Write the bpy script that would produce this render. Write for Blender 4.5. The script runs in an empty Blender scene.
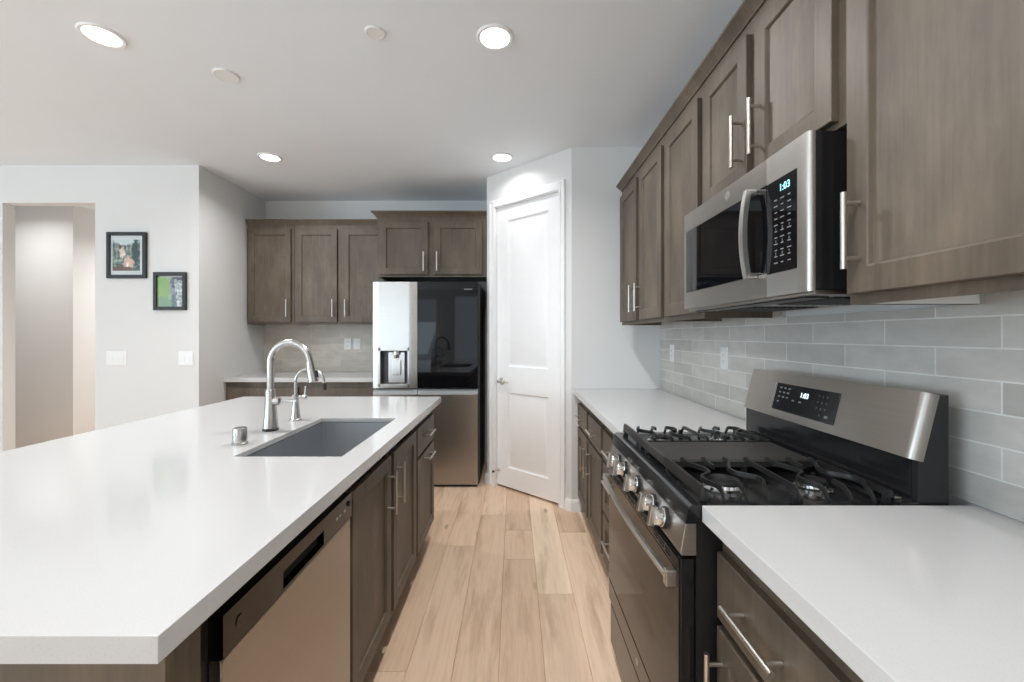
import bpy, bmesh, math, random
from mathutils import Vector, Matrix

SC = bpy.context.scene
COL = SC.collection
random.seed(7)
PI = math.pi

# ------------------------------------------------------------------ camera, sky, exposure
H = 1.314                       # eye height
cam_d = bpy.data.cameras.new('camera')
cam = bpy.data.objects.new('camera', cam_d)
COL.objects.link(cam)
cam.location = (0, 0, H)
cam.rotation_euler = (PI / 2, 0, 0)
cam_d.sensor_width = 36
cam_d.lens = 425 / 1024 * 36
cam_d.shift_x = -2 / 1024
cam_d.shift_y = -6 / 1024
cam_d.clip_start = 0.02
SC.camera = cam

SC.view_settings.view_transform = 'Standard'
SC.view_settings.look = 'None'
SC.view_settings.gamma = 1
SC.view_settings.exposure = 0.17
SC.view_settings.use_curve_mapping = False
SC.cycles.use_denoising = True
SC.cycles.max_bounces = 10
SC.cycles.diffuse_bounces = 6
SC.cycles.caustics_reflective = False
SC.cycles.caustics_refractive = False
SC.cycles.sample_clamp_indirect = 6

W = bpy.data.worlds.new('sky')
SC.world = W
W.use_nodes = True
wn = W.node_tree.nodes
bg = wn['Background']
bg.inputs['Color'].default_value = (0.80, 0.90, 1.0, 1)
bg.inputs['Strength'].default_value = 1.6


def area_light(name, loc, rot, sx, sy, power, color):
    d = bpy.data.lights.new(name, 'AREA')
    d.shape = 'RECTANGLE'
    d.size, d.size_y, d.energy, d.color = sx, sy, power, color
    o = bpy.data.objects.new(name, d)
    COL.objects.link(o)
    o.location, o.rotation_euler = loc, rot
    return o


# rear window daylight plus an added side lamp, both tilted up to brighten the ceiling
area_light('daylight_rear_window', (-4.0, -5.30, 1.25), (PI / 2 + 1.05, 0, 0), 3.2, 1.9, 38, (0.66, 0.85, 1.0))
area_light('side_ceiling_fill', (-6.62, -2.0, 1.35), (PI / 2 + 1.05, 0, -PI / 2), 3.6, 1.7, 240, (0.66, 0.85, 1.0))  # unseen side lamp added for ceiling fill


# ------------------------------------------------------------------ materials
def srgb(r, g, b):
    def c(x):
        x /= 255
        return x / 12.92 if x <= .04045 else ((x + .055) / 1.055) ** 2.4
    return (c(r), c(g), c(b), 1)


class NT:
    def __init__(s, name):
        s.m = bpy.data.materials.new(name)
        s.m.use_nodes = True
        s.t = s.m.node_tree
        s.n = s.t.nodes
        s.b = s.n['Principled BSDF']

    def add(s, typ, **kw):
        n = s.n.new(typ)
        for k, v in kw.items():
            setattr(n, k, v)
        return n

    def link(s, a, b):
        s.t.links.new(a, b)

    def pos(s, scale=(1, 1, 1), coord='Position'):
        mp = s.add('ShaderNodeMapping')
        mp.inputs['Scale'].default_value = scale
        if coord == 'Position':
            g = s.add('ShaderNodeNewGeometry')
            s.link(g.outputs['Position'], mp.inputs['Vector'])
        else:
            g = s.add('ShaderNodeTexCoord')
            s.link(g.outputs[coord], mp.inputs['Vector'])
        return mp.outputs['Vector']

    def noise(s, vec, scale=1, detail=4, rough=.55):
        n = s.add('ShaderNodeTexNoise')
        n.inputs['Scale'].default_value = scale
        n.inputs['Detail'].default_value = detail
        n.inputs['Roughness'].default_value = rough
        s.link(vec, n.inputs['Vector'])
        return n.outputs['Fac']

    def ramp(s, fac, stops):
        r = s.add('ShaderNodeValToRGB')
        el = r.color_ramp.elements
        while len(el) < len(stops):
            el.new(.5)
        for e, (p, c) in zip(el, stops):
            e.position, e.color = p, c
        s.link(fac, r.inputs['Fac'])
        return r.outputs['Color']

    def mix(s, fac, a, b, mode='MIX'):
        m = s.add('ShaderNodeMix', data_type='RGBA', blend_type=mode)
        for sock, v in ((m.inputs[0], fac), (m.inputs[6], a), (m.inputs[7], b)):
            if hasattr(v, 'links'):
                s.link(v, sock)
            else:
                sock.default_value = v
        return m.outputs[2]

    def bump(s, h, strength=.1, dist=.01):
        b = s.add('ShaderNodeBump')
        b.inputs['Strength'].default_value = strength
        b.inputs['Distance'].default_value = dist
        s.link(h, b.inputs['Height'])
        s.link(b.outputs['Normal'], s.b.inputs['Normal'])

    def set(s, **kw):
        for k, v in kw.items():
            s.b.inputs[k.replace('_', ' ')].default_value = v
        return s.m


def plain(name, col, rough=.5, metal=0., var=.04, nscale=12, **kw):
    t = NT(name)
    f = t.noise(t.pos(), nscale, 3)
    lo = tuple(c * (1 - var) for c in col[:3]) + (1,)
    hi = tuple(min(1, c * (1 + var)) for c in col[:3]) + (1,)
    t.link(t.ramp(f, [(.3, lo), (.7, hi)]), t.b.inputs['Base Color'])
    t.set(Roughness=rough, Metallic=metal, **kw)
    return t.m


def steel(name, col, rough=.28, brush=(2, 2, 220), amount=.10):
    t = NT(name)
    f = t.noise(t.pos(brush), 1, 3)
    lo = tuple(c * .93 for c in col[:3]) + (1,)
    t.link(t.ramp(f, [(.3, lo), (.7, col)]), t.b.inputs['Base Color'])
    mr = t.add('ShaderNodeMapRange')
    mr.inputs['To Min'].default_value = rough - amount / 2
    mr.inputs['To Max'].default_value = rough + amount / 2
    t.link(f, mr.inputs['Value'])
    t.link(mr.outputs['Result'], t.b.inputs['Roughness'])
    t.set(Metallic=1.0)
    return t.m


def wood(name, dark, mid, light, rough=.5):
    t = NT(name)
    fine = t.noise(t.pos((70, 70, 3.5)), 1, 5, .6)
    blot = t.noise(t.pos((6, 6, 2.6)), 1, 5, .65)
    c1 = t.ramp(fine, [(.25, dark), (.5, mid), (.8, light)])
    c2 = t.ramp(blot, [(.3, dark), (.55, mid), (.75, light)])
    c = t.mix(.66, c1, c2)
    t.link(c, t.b.inputs['Base Color'])
    t.bump(fine, .05, .002)
    t.set(Roughness=rough)
    return t.m


def wall_paint(name, col):
    t = NT(name)
    f = t.noise(t.pos(), 160, 3)
    t.link(t.ramp(t.noise(t.pos(), 3, 2), [(.3, tuple(c * .985 for c in col[:3]) + (1,)), (.7, col)]), t.b.inputs['Base Color'])
    t.bump(f, .06, .002)
    t.set(Roughness=.75)
    return t.m


def tile_material(name, ax):
    t = NT(name)
    g = t.add('ShaderNodeNewGeometry')
    sep = t.add('ShaderNodeSeparateXYZ')
    t.link(g.outputs['Position'], sep.inputs[0])
    comb = t.add('ShaderNodeCombineXYZ')
    a = t.add('ShaderNodeMath', operation='ADD')
    a.inputs[1].default_value = 3.0 - .0485 if ax == 'Y' else 6.0
    t.link(sep.outputs[ax], a.inputs[0])
    t.link(a.outputs[0], comb.inputs['X'])
    z = t.add('ShaderNodeMath', operation='SUBTRACT')
    z.inputs[1].default_value = .9145
    t.link(sep.outputs['Z'], z.inputs[0])
    t.link(z.outputs[0], comb.inputs['Y'])
    br = t.add('ShaderNodeTexBrick')
    br.offset = .5
    br.inputs['Scale'].default_value = 1
    br.inputs['Brick Width'].default_value = .30
    br.inputs['Row Height'].default_value = .0738
    br.inputs['Mortar Size'].default_value = .0021
    br.inputs['Mortar Smooth'].default_value = .15
    br.inputs['Bias'].default_value = 0
    br.inputs['Color1'].default_value = srgb(190, 187, 181)
    br.inputs['Color2'].default_value = srgb(212, 209, 203)
    br.inputs['Mortar'].default_value = srgb(236, 235, 232)
    if ax == 'X':  # same tile tinted warm, standing in for warm light at the back
        br.inputs['Color1'].default_value = srgb(196, 188, 176)
        br.inputs['Color2'].default_value = srgb(208, 201, 190)
        br.inputs['Mortar'].default_value = srgb(212, 206, 196)
    t.link(comb.outputs[0], br.inputs['Vector'])
    cl = t.noise(t.pos((9, 9, 22)), 1, 5, .6)
    cloud = t.ramp(cl, [(.3, (.84, .84, .83, 1)), (.7, (1.0, 1.0, 1.0, 1))])
    t.link(t.mix(1.0, br.outputs['Color'], cloud, 'MULTIPLY'), t.b.inputs['Base Color'])
    inv = t.add('ShaderNodeMath', operation='SUBTRACT')
    inv.inputs[0].default_value = 1
    t.link(br.outputs['Fac'], inv.inputs[1])
    t.bump(inv.outputs[0], .5, .002)
    t.set(Roughness=.32)
    return t.m


def emit(name, col, strength):
    t = NT(name)
    t.b.inputs['Base Color'].default_value = col
    t.b.inputs['Emission Color'].default_value = col
    t.b.inputs['Emission Strength'].default_value = strength
    return t.m


M = {}
M['wall'] = wall_paint('wall_paint', srgb(222, 222, 221))
M['ceiling'] = wall_paint('ceiling_paint', srgb(234, 239, 244))
M['trim'] = plain('white_enamel', srgb(240, 240, 240), .35, var=.01)
M['wood'] = wood('taupe_stained_maple', srgb(64, 55, 46), srgb(93, 82, 69), srgb(115, 102, 87))
M['nickel'] = steel('brushed_nickel', (.66, .63, .58, 1), .30, (9, 9, 9), .03)
M['faucet_steel'] = steel('brushed_faucet_steel', (.52, .50, .475, 1), .22, (9, 9, 9), .03)
M['steel'] = steel('stainless_steel', (.40, .37, .335, 1), .30, (3, 3, 260), .05)
M['steel_light'] = steel('bright_stainless', (.58, .565, .54, 1), .30, (3, 3, 260), .05)
M['chrome'] = steel('polished_steel', (.72, .71, .69, 1), .14, (9, 9, 9), .02)
M['black'] = plain('black_enamel', (.012, .012, .013, 1), .16, var=.1)
M['black_matte'] = plain('black_plastic', (.011, .011, .012, 1), .38, var=.1)
M['dark_steel'] = steel('black_stainless', (.065, .058, .052, 1), .22, (3, 3, 200))
M['black_glass'] = plain('black_glass', (.004, .004, .005, 1), .03, var=.05, Specular_IOR_Level=.32)
M['oven_glass'] = plain('smoked_oven_glass', (.016, .013, .011, 1), .07, var=.05, Specular_IOR_Level=.28)
M['iron'] = plain('cast_iron', (.016, .016, .016, 1), .33, var=.15, nscale=200)
M['griddle'] = plain('griddle_iron', (.038, .036, .035, 1), .45, var=.12, nscale=60)
M['fridge_side'] = plain('dark_grey_cabinet_steel', (.05, .05, .052, 1), .4)
M['sink'] = steel('satin_sink_steel', (.47, .49, .51, 1), .42, (120, 3, 3))
M['plate'] = plain('white_plastic', srgb(232, 232, 230), .35, var=.01)
M['frame'] = plain('black_frame_paint', (.006, .006, .006, 1), .5)
M['hole'] = plain('dark_recess', (.01, .01, .01, 1), .8)
M['lens'] = emit('lamp_lens', (1, .97, .93, 1), 6.0)
M['digit'] = emit('clock_segments', (.75, .88, 1, 1), 1.6)
M['digit_cyan'] = emit('cyan_segments', (.35, .85, .95, 1), 1.1)
M['legend'] = plain('pale_key_legend', (.22, .23, .24, 1), .5)
M['button'] = plain('pale_button', (.5, .5, .5, 1), .4)
M['paper'] = plain('mat_board', srgb(205, 214, 216), .7, var=.01)
M['recess_grey'] = plain('dark_grey_plastic', (.07, .07, .072, 1), .35)
M['fabric_grey'] = plain('grey_plastic', (.30, .31, .32, 1), .35)
M['tile_right'] = tile_material('grey_wall_tile', 'Y')
M['tile_warm_lit'] = tile_material('grey_wall_tile_warm_lit', 'X')

t = NT('white_quartz')
f1 = t.noise(t.pos(), 420, 2)
t.link(t.ramp(f1, [(.28, srgb(186, 186, 186)), (.42, srgb(196, 196, 196))]), t.b.inputs['Base Color'])
t.set(Roughness=.12, Specular_IOR_Level=.45)
M['quartz'] = t.m

t = NT('oak_planks')
at = t.add('ShaderNodeAttribute', attribute_name='plank')
sepc = t.add('ShaderNodeSeparateColor')
t.link(at.outputs['Color'], sepc.inputs[0])
g = t.add('ShaderNodeNewGeometry')
off = t.add('ShaderNodeVectorMath', operation='MULTIPLY_ADD')
off.inputs[1].default_value = (13, 17, 0)
t.link(at.outputs['Color'], off.inputs[0])
t.link(g.outputs['Position'], off.inputs[2])
mp = t.add('ShaderNodeMapping')
mp.inputs['Scale'].default_value = (60, 3.2, 1)
t.link(off.outputs[0], mp.inputs['Vector'])
fine = t.noise(mp.outputs[0], 1, 6, .62)
mp2 = t.add('ShaderNodeMapping')
mp2.inputs['Scale'].default_value = (9, 1.1, 1)
t.link(off.outputs[0], mp2.inputs['Vector'])
broad = t.noise(mp2.outputs[0], 1, 4, .6)
base = t.ramp(sepc.outputs['Red'], [(0, srgb(218, 187, 159)), (.5, srgb(240, 212, 185)), (1, srgb(253, 229, 204))])
grain = t.ramp(fine, [(.3, (.82, .78, .74, 1)), (.56, (1, 1, 1, 1))])
cath = t.ramp(broad, [(.28, (.62, .55, .48, 1)), (.47, (1, 1, 1, 1))])
c = t.mix(.7, base, grain, 'MULTIPLY')
c = t.mix(.92, c, cath, 'MULTIPLY')
vor = t.add('ShaderNodeTexVoronoi')
vor.inputs['Scale'].default_value = 1
mp3 = t.add('ShaderNodeMapping')
mp3.inputs['Scale'].default_value = (5.2, 1.7, 1)
t.link(off.outputs[0], mp3.inputs['Vector'])
t.link(mp3.outputs[0], vor.inputs['Vector'])
knot = t.ramp(vor.outputs['Distance'], [(.03, (.42, .34, .28, 1)), (.09, (1, 1, 1, 1))])
c = t.mix(.8, c, knot, 'MULTIPLY')
t.link(c, t.b.inputs['Base Color'])
t.bump(fine, .04, .001)
t.set(Roughness=.42)
M['floor'] = t.m
M['joint'] = plain('plank_joint', srgb(140, 112, 90), .8)


# ------------------------------------------------------------------ mesh building helpers
BASE = {}


def ident(u, n, v):
    return Vector((u, n, v))


def face_minus_x(x0):            # u along Y, n towards -X
    return lambda u, n, v: Vector((x0 - n, u, v))


def face_plus_x(x0):
    return lambda u, n, v: Vector((x0 + n, u, v))


def face_minus_y(y0):
    return lambda u, n, v: Vector((u, y0 - n, v))


class MB:
    def __init__(s, f=ident):
        s.bm = bmesh.new()
        s.f = f
        s.bev = False

    def box(s, u0, u1, n0, n1, v0, v1, bev=0.0, seg=2):
        vs = [s.bm.verts.new(s.f(u, n, v)) for u in (u0, u1) for n in (n0, n1) for v in (v0, v1)]
        fs = []
        for q in ((0, 1, 3, 2), (4, 6, 7, 5), (0, 4, 5, 1), (2, 3, 7, 6), (0, 2, 6, 4), (1, 5, 7, 3)):
            fs.append(s.bm.faces.new([vs[i] for i in q]))
        if bev > 0:
            s.bev = True
            es = list({e for f in fs for e in f.edges})
            bmesh.ops.bevel(s.bm, geom=es, offset=bev, segments=seg, affect='EDGES', profile=.5)
        return s

    def rects(s, u0, u1, v0, v1, loops):
        """Nested rectangles (inset, n), bridged, capped at both ends."""
        L = []
        for i, n in loops:
            L.append([s.bm.verts.new(s.f(u, n, v)) for u, v in
                      ((u0 + i, v0 + i), (u1 - i, v0 + i), (u1 - i, v1 - i), (u0 + i, v1 - i))])
        s.bm.faces.new(L[0][::-1])
        for a, b in zip(L, L[1:]):
            for k in range(4):
                s.bm.faces.new((a[k], a[(k + 1) % 4], b[(k + 1) % 4], b[k]))
        s.bm.faces.new(L[-1])
        return s

    def tube(s, pts, r, seg=12, mapped=True, closed=False, flat=1.0):
        P = [s.f(*p) if mapped else Vector(p) for p in pts]
        n = len(P)
        R = r if isinstance(r, (list, tuple)) else [r] * n
        T = []
        for i in range(n):
            if closed:
                d = P[(i + 1) % n] - P[i - 1]
            else:
                d = P[min(i + 1, n - 1)] - P[max(i - 1, 0)]
            T.append(d.normalized())
        up = Vector((0, 0, 1)) if abs(T[0].z) < .9 else Vector((1, 0, 0))
        N = (up - T[0] * up.dot(T[0])).normalized()
        rings = []
        for i in range(n):
            N = (N - T[i] * N.dot(T[i])).normalized()
            B = T[i].cross(N)
            rings.append([s.bm.verts.new(P[i] + N * math.cos(2 * PI * k / seg) * R[i] + B * math.sin(2 * PI * k / seg) * R[i] * flat)
                          for k in range(seg)])
        for i in range(n if closed else n - 1):
            a, b = rings[i], rings[(i + 1) % n]
            for k in range(seg):
                s.bm.faces.new((a[k], a[(k + 1) % seg], b[(k + 1) % seg], b[k]))
        if not closed:
            s.bm.faces.new(rings[0][::-1])
            s.bm.faces.new(rings[-1])
        return s

    def cyl(s, p, q, r, r2=None, seg=18):
        return s.tube([p, q], [r, r if r2 is None else r2], seg)

    def bar(s, pts, w, h):
        """Rectangular bar swept along a level path in XY (world), w wide, h deep below."""
        P = [Vector(p) for p in pts]
        n = len(P)
        rings = []
        for i in range(n):
            d = (P[min(i + 1, n - 1)] - P[max(i - 1, 0)])
            d.z = 0
            d.normalize()
            sd = Vector((-d.y, d.x, 0)) * w / 2
            dn = Vector((0, 0, -h))
            up = P[i]
            rings.append([s.bm.verts.new(v) for v in (up - sd + dn, up + sd + dn, up + sd * .7, up - sd * .7)])
        for a, b in zip(rings, rings[1:]):
            for k in range(4):
                s.bm.faces.new((a[k], a[(k + 1) % 4], b[(k + 1) % 4], b[k]))
        s.bm.faces.new(rings[0][::-1])
        s.bm.faces.new(rings[-1])
        return s

    def lathe(s, c, prof, axis=(0, 0, 1), seg=28):
        """profile of (radius, height along axis) from c (world)."""
        c = s.f(*c)
        A = Vector(axis).normalized()
        up = Vector((0, 0, 1)) if abs(A.z) < .9 else Vector((1, 0, 0))
        N = (up - A * up.dot(A)).normalized()
        B = A.cross(N)
        rings = []
        for r, h in prof:
            r = max(r, 1e-4)
            rings.append([s.bm.verts.new(c + A * h + (N * math.cos(2 * PI * k / seg) + B * math.sin(2 * PI * k / seg)) * r) for k in range(seg)])
        for a, b in zip(rings, rings[1:]):
            for k in range(seg):
                s.bm.faces.new((a[k], a[(k + 1) % seg], b[(k + 1) % seg], b[k]))
        s.bm.faces.new(rings[0][::-1])
        s.bm.faces.new(rings[-1])
        return s

    def extrude(s, pts, vec, bev=0.0, seg=2):
        vec = Vector(vec)
        a = [s.bm.verts.new(s.f(*p)) for p in pts]
        b = [s.bm.verts.new(v.co + vec) for v in a]
        n = len(a)
        fs = [s.bm.faces.new(a[::-1]), s.bm.faces.new(b)]
        for k in range(n):
            fs.append(s.bm.faces.new((a[k], a[(k + 1) % n], b[(k + 1) % n], b[k])))
        if bev > 0:
            s.bev = True
            es = list({e for f in fs for e in f.edges})
            bmesh.ops.bevel(s.bm, geom=es, offset=bev, segments=seg, affect='EDGES', profile=.5)
        return s

    def build(s, name, mat, parent=None, recalc=True, smooth=True):
        if recalc:
            bmesh.ops.recalc_face_normals(s.bm, faces=s.bm.faces[:])
        base = Vector((0, 0, 0))
        if parent is not None:
            base = BASE[parent.name]
        elif len(s.bm.verts):
            xs = [v.co.x for v in s.bm.verts]
            ys = [v.co.y for v in s.bm.verts]
            zs = [v.co.z for v in s.bm.verts]
            base = Vector(((min(xs) + max(xs)) / 2, (min(ys) + max(ys)) / 2, min(zs)))
        for v in s.bm.verts:
            v.co -= base
        me = bpy.data.meshes.new(name)
        s.bm.to_mesh(me)
        s.bm.free()
        if smooth:
            for p in me.polygons:
                p.use_smooth = True
            me.set_sharp_from_angle(angle=math.radians(32))
        me.materials.append(M[mat] if isinstance(mat, str) else mat)
        o = bpy.data.objects.new(name, me)
        COL.objects.link(o)
        if s.bev:
            wm = o.modifiers.new('face_weighted_normals', 'WEIGHTED_NORMAL')
            wm.keep_sharp = True
            wm.weight = 100
        if parent is not None:
            o.parent = parent
        else:
            o.location = base
        BASE[o.name] = base
        return o


def tag(o, label, cat, group=None):
    o['label'] = label
    o['category'] = cat
    if group:
        o['group'] = group
    return o


def thing(name, label, cat, loc, group=None):
    o = bpy.data.objects.new(name, None)
    o.empty_display_size = .1
    COL.objects.link(o)
    o.location = loc
    BASE[o.name] = Vector(loc)
    return tag(o, label, cat, group)


def struct(o, label=None):
    o['kind'] = 'structure'
    if label:
        o['label'] = label
    return o


def text(name, body, size, loc, rot, mat, parent, align='CENTER', thick=.0004):
    cu = bpy.data.curves.new(name, 'FONT')
    cu.body = body
    cu.size = size
    cu.align_x = align
    cu.align_y = 'CENTER'
    cu.extrude = thick
    cu.materials.append(M[mat])
    tmp = bpy.data.objects.new(name, cu)
    me = bpy.data.meshes.new_from_object(tmp)
    me.name = name
    bpy.data.objects.remove(tmp)
    o = bpy.data.objects.new(name, me)
    COL.objects.link(o)
    o.parent = parent
    o.location = Vector(loc) - BASE[parent.name]
    o.rotation_euler = rot
    BASE[o.name] = BASE[parent.name]
    return o


# ------------------------------------------------------------------ room shell
CZ = 2.71                       # ceiling height
XW = 1.100                      # plaster face of the right-hand wall (tile sits proud of it)
YB = 4.42                       # back wall behind the refrigerator
XL = -2.588                     # short wall beside the back counter
YL = 3.49                       # wall with the pictures
PA = Vector((-.24, 3.767, 0))   # pantry corner beside the refrigerator
PB = Vector((.428, 3.164, 0))   # pantry corner beside the far counter
DU = (PB - PA).normalized()
DN = Vector((DU.y, -DU.x, 0))   # towards the kitchen
if DN.y > 0:
    DN = -DN
DL = (PB - PA).length


def pantry(u, n, v):
    return PA + DU * u + DN * n + Vector((0, 0, v))


X0R, Y0R = -6.8, -5.5           # far corners of the great room
# floor: planks as faces of one mesh, tone per plank
bm = bmesh.new()
pl = bm.loops.layers.color.new('plank')
PW = .18
known = {0: [2.49, 2.86, .9], -1: [3.10, 1.35], 1: [2.156, 3.55], -2: [2.647, 1.0], -3: [1.66, 3.2], 2: [2.83, 1.2], 3: [1.9]}
r0 = int(math.floor((X0R + .06) / PW)) - 1
r1 = int(math.ceil((XW + .2 + .06) / PW)) + 1
for r in range(r0, r1):
    xa, xb = -.06 + r * PW, -.06 + (r + 1) * PW
    js = sorted(known.get(r, []))
    if not js:
        js = [random.uniform(1.2, 2.6)]
    while js[-1] < 7.2:
        js.append(js[-1] + random.uniform(1.0, 1.5))
    while js[0] > Y0R:
        js.insert(0, js[0] - random.uniform(1.0, 1.5))
    for ya, yb in zip(js, js[1:]):
        e = .0014
        col = (random.random(), random.random(), 0, 1)
        z0, z1 = -.004, 0
        lo = [bm.verts.new((x, y, z0)) for x, y in ((xa, ya), (xb, ya), (xb, yb), (xa, yb))]
        hi = [bm.verts.new((x, y, z1)) for x, y in ((xa + e, ya + e), (xb - e, ya + e), (xb - e, yb - e), (xa + e, yb - e))]
        fs = [bm.faces.new(hi)]
        for k in range(4):
            fs.append(bm.faces.new((lo[k], lo[(k + 1) % 4], hi[(k + 1) % 4], hi[k])))
        for f in fs:
            for l in f.loops:
                l[pl] = col
me = bpy.data.meshes.new('floor')
bm.to_mesh(me)
bm.free()
me.materials.append(M['floor'])
fl = bpy.data.objects.new('floor', me)
COL.objects.link(fl)
struct(fl, 'light oak plank floor')

struct(MB().box(X0R - .1, XW + .2, Y0R - .1, 7.0, CZ, CZ + .1).build('ceiling', 'ceiling'), 'flat white ceiling')
struct(MB().box(XW, XW + .12, Y0R, 4.6, 0, CZ).build('wall_right', 'wall'))
struct(MB().box(PB.x, XW, PB.y, PB.y + .1, 0, CZ).build('wall_end', 'wall'), 'white end wall above the far right counter')
struct(MB().box(XL - .1, PA.x + .1, YB, YB + .1, 0, CZ).build('wall_back', 'wall'), 'white back wall behind the refrigerator')
struct(MB().box(PA.x, PA.x + .1, PA.y + .06, YB, 0, CZ).build('wall_alcove', 'wall'))
struct(MB().box(XL - .1, XL, YL, YB, 0, CZ).build('wall_side', 'wall'))
# wall with the pictures, opening to the hall
OX0, OX1, OZ = -4.20, -3.44, 2.40
w = MB()
w.box(OX1, XL - .1, YL, YL + .09, 0, CZ)
w.box(X0R, OX0, YL, YL + .09, 0, CZ)
w.box(OX0, OX1, YL, YL + .09, OZ, CZ)
struct(w.build('wall_left', 'wall'), 'white wall with two pictures and a hall opening')
# hall beyond
w = MB()
w.box(X0R, -4.72, 4.55, 4.65, 0, CZ)
w.box(-4.82, -4.72, 4.65, 6.9, 0, CZ)
w.box(X0R, XL - .1, 6.9, 7.0, 0, CZ)
w.box(-2.9, -2.8, YL + .09, 6.9, 0, CZ)
w.box(X0R - .1, X0R, YL, 7.0, 0, CZ)
struct(w.build('wall_hall', 'wall'))
# great room behind the camera: rear wall with glazed doors, left wall with a window added for light
w = MB()
w.box(X0R, -5.7, Y0R - .1, Y0R, 0, CZ)
w.box(-2.3, -1.85, Y0R - .1, Y0R, 0, CZ)
w.box(-.85, XW, Y0R - .1, Y0R, 0, CZ)
w.box(-5.7, -2.3, Y0R - .1, Y0R, 2.45, CZ)
w.box(-1.85, -.85, Y0R - .1, Y0R, 2.55, CZ)
struct(w.build('wall_rear', 'wall'))
w = MB()
w.box(X0R - .1, X0R, Y0R, -3.9, 0, CZ)
w.box(X0R - .1, X0R, -.1, YL, 0, CZ)
w.box(X0R - .1, X0R, -3.9, -.1, 0, .35)
w.box(X0R - .1, X0R, -3.9, -.1, 2.35, CZ)
struct(w.build('wall_west', 'wall'))
w = MB()
for x in (-5.7, -4.6, -3.46, -2.36):
    w.box(x, x + .06, Y0R - .08, Y0R - .02, 0, 2.45)
w.box(-5.7, -2.3, Y0R - .08, Y0R - .02, 0, .08)
w.box(-5.7, -2.3, Y0R - .08, Y0R - .02, 2.38, 2.45)
for x in (-1.85, -.91):
    w.box(x, x + .06, Y0R - .08, Y0R - .02, 0, 2.55)
w.box(-1.85, -.85, Y0R - .08, Y0R - .02, 0, .08)
w.box(-1.85, -.85, Y0R - .08, Y0R - .02, 2.48, 2.55)
struct(w.build('window_1', 'trim'))
w = MB()
for y in (-3.9, -2.03, -.16):
    w.box(X0R - .08, X0R - .02, y, y + .06, .35, 2.35)
w.box(X0R - .08, X0R - .02, -3.9, -.1, .35, .41)
w.box(X0R - .08, X0R - .02, -3.9, -.1, 2.29, 2.35)
struct(w.build('window_2', 'trim'))

# pantry wall with its door
D0, D1, DZ = .113, .781, 2.412
w = MB(pantry)
w.box(.0, D0 - .012, -.10, 0, 0, CZ)
w.box(D1 + .012, DL, -.10, 0, 0, CZ)
w.box(D0 - .012, D1 + .012, -.10, 0, DZ + .012, CZ)
struct(w.build('wall_pantry', 'wall'), 'white angled pantry wall')
cs = MB(pantry)
for a, b in ((D0 - .075, D0 - .008), (D1 + .008, D1 + .066)):
    cs.rects(a, b, 0, DZ + .072, [(0, 0), (0, .014), (.004, .018), (.018, .018), (.024, .012), (.03, .011)])
cs.box(D0 - .008, D1 + .008, 0, .016, DZ + .008, DZ + .072, .003)
struct(cs.build('trim_1', 'trim'), 'white door casing around the pantry door')
j = MB(pantry)
j.box(D0 - .012, D0 - .003, -.10, 0, 0, DZ + .01)
j.box(D1 + .003, D1 + .012, -.10, 0, 0, DZ + .01)
j.box(D0 - .012, D1 + .012, -.10, 0, DZ + .003, DZ + .012)
j.box(D0 - .003, D1 + .003, -.10, -.075, .0, DZ + .003)
struct(j.build('trim_2', 'trim'))
dr = thing('door_1', 'white two-panel pantry door in the angled wall', 'door', pantry((D0 + D1) / 2, -.02, 0))
struct(dr)
d = MB(pantry)
FN = -.014                     # face of the door, set back in its casing
pu0, pu1 = .238, .672
# door face as stiles and rails around two raised panels
zr = [(.022, .185), (.825, 1.045), (2.292, DZ)]
d.box(D0, pu0, FN - .035, FN, .022, DZ)
d.box(pu1, D1, FN - .035, FN, .022, DZ)
for a, b in zr:
    d.box(pu0, pu1, FN - .035, FN, a, b)
d.build('door_leaf', 'trim', dr)
for a, b in ((.185, .825), (1.045, 2.292)):
    p = MB(pantry)
    p.rects(pu0, pu1, a, b, [(0, FN - .03), (0, FN), (.010, FN - .013), (.018, FN - .013), (.044, FN - .003), (.047, FN - .002)])
    p.build('door_panel', 'trim', dr)
k = MB(pantry)
ku, kz = D0 + .062, .918
ax = tuple(DN)
k.lathe((ku, FN, kz), [(.031, 0), (.031, .006), (.026, .011), (.012, .013), (.011, .045), (.013, .05), (.013, .058), (.004, .06)], ax, 24)
k.tube([(ku, FN + .052, kz), (ku + .03, FN + .054, kz), (ku + .07, FN + .052, kz + .002), (ku + .108, FN + .047, kz)], [.010, .009, .008, .006], 12)
k.build('door_handle', 'nickel', dr)
for z in (2.17, 1.24, .31):
    h = MB(pantry)
    h.cyl((D1 + .002, FN + .004, z - .045), (D1 + .002, FN + .004, z + .045), .0065, seg=12)
    h.box(D1 - .02, D1 + .004, FN - .001, FN + .002, z - .045, z + .045)
    h.build('hinge', 'trim', dr)
# door stop fixed low on the door
ds = thing('door_stop', 'small spring door stop low on the pantry door', 'door stop', pantry(D0 + .02, FN, .147))
s_ = MB(pantry)
s_.lathe((D0 + .022, FN, .147), [(.014, 0), (.014, .004), (.006, .007), (.005, .062), (.004, .063)], ax, 14)
s_.build('rod', 'nickel', ds)
s_ = MB(pantry)
s_.lathe((D0 + .022, FN + .06, .147), [(.008, 0), (.009, .004), (.009, .016), (.006, .02)], ax, 14)
s_.build('tip', 'black_matte', ds)

# baseboards


def base_profile(f, u0, u1, name, label=None):
    b = MB(f)
    pts = [(u0, 0, 0), (u0, .014, 0), (u0, .014, .070), (u0, .010, .082), (u0, .006, .090), (u0, 0, .090)]
    a = f(u0, 0, 0)
    c = f(u1, 0, 0)
    b.extrude(pts, c - a)
    struct(b.build(name, 'trim'), label)


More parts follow.
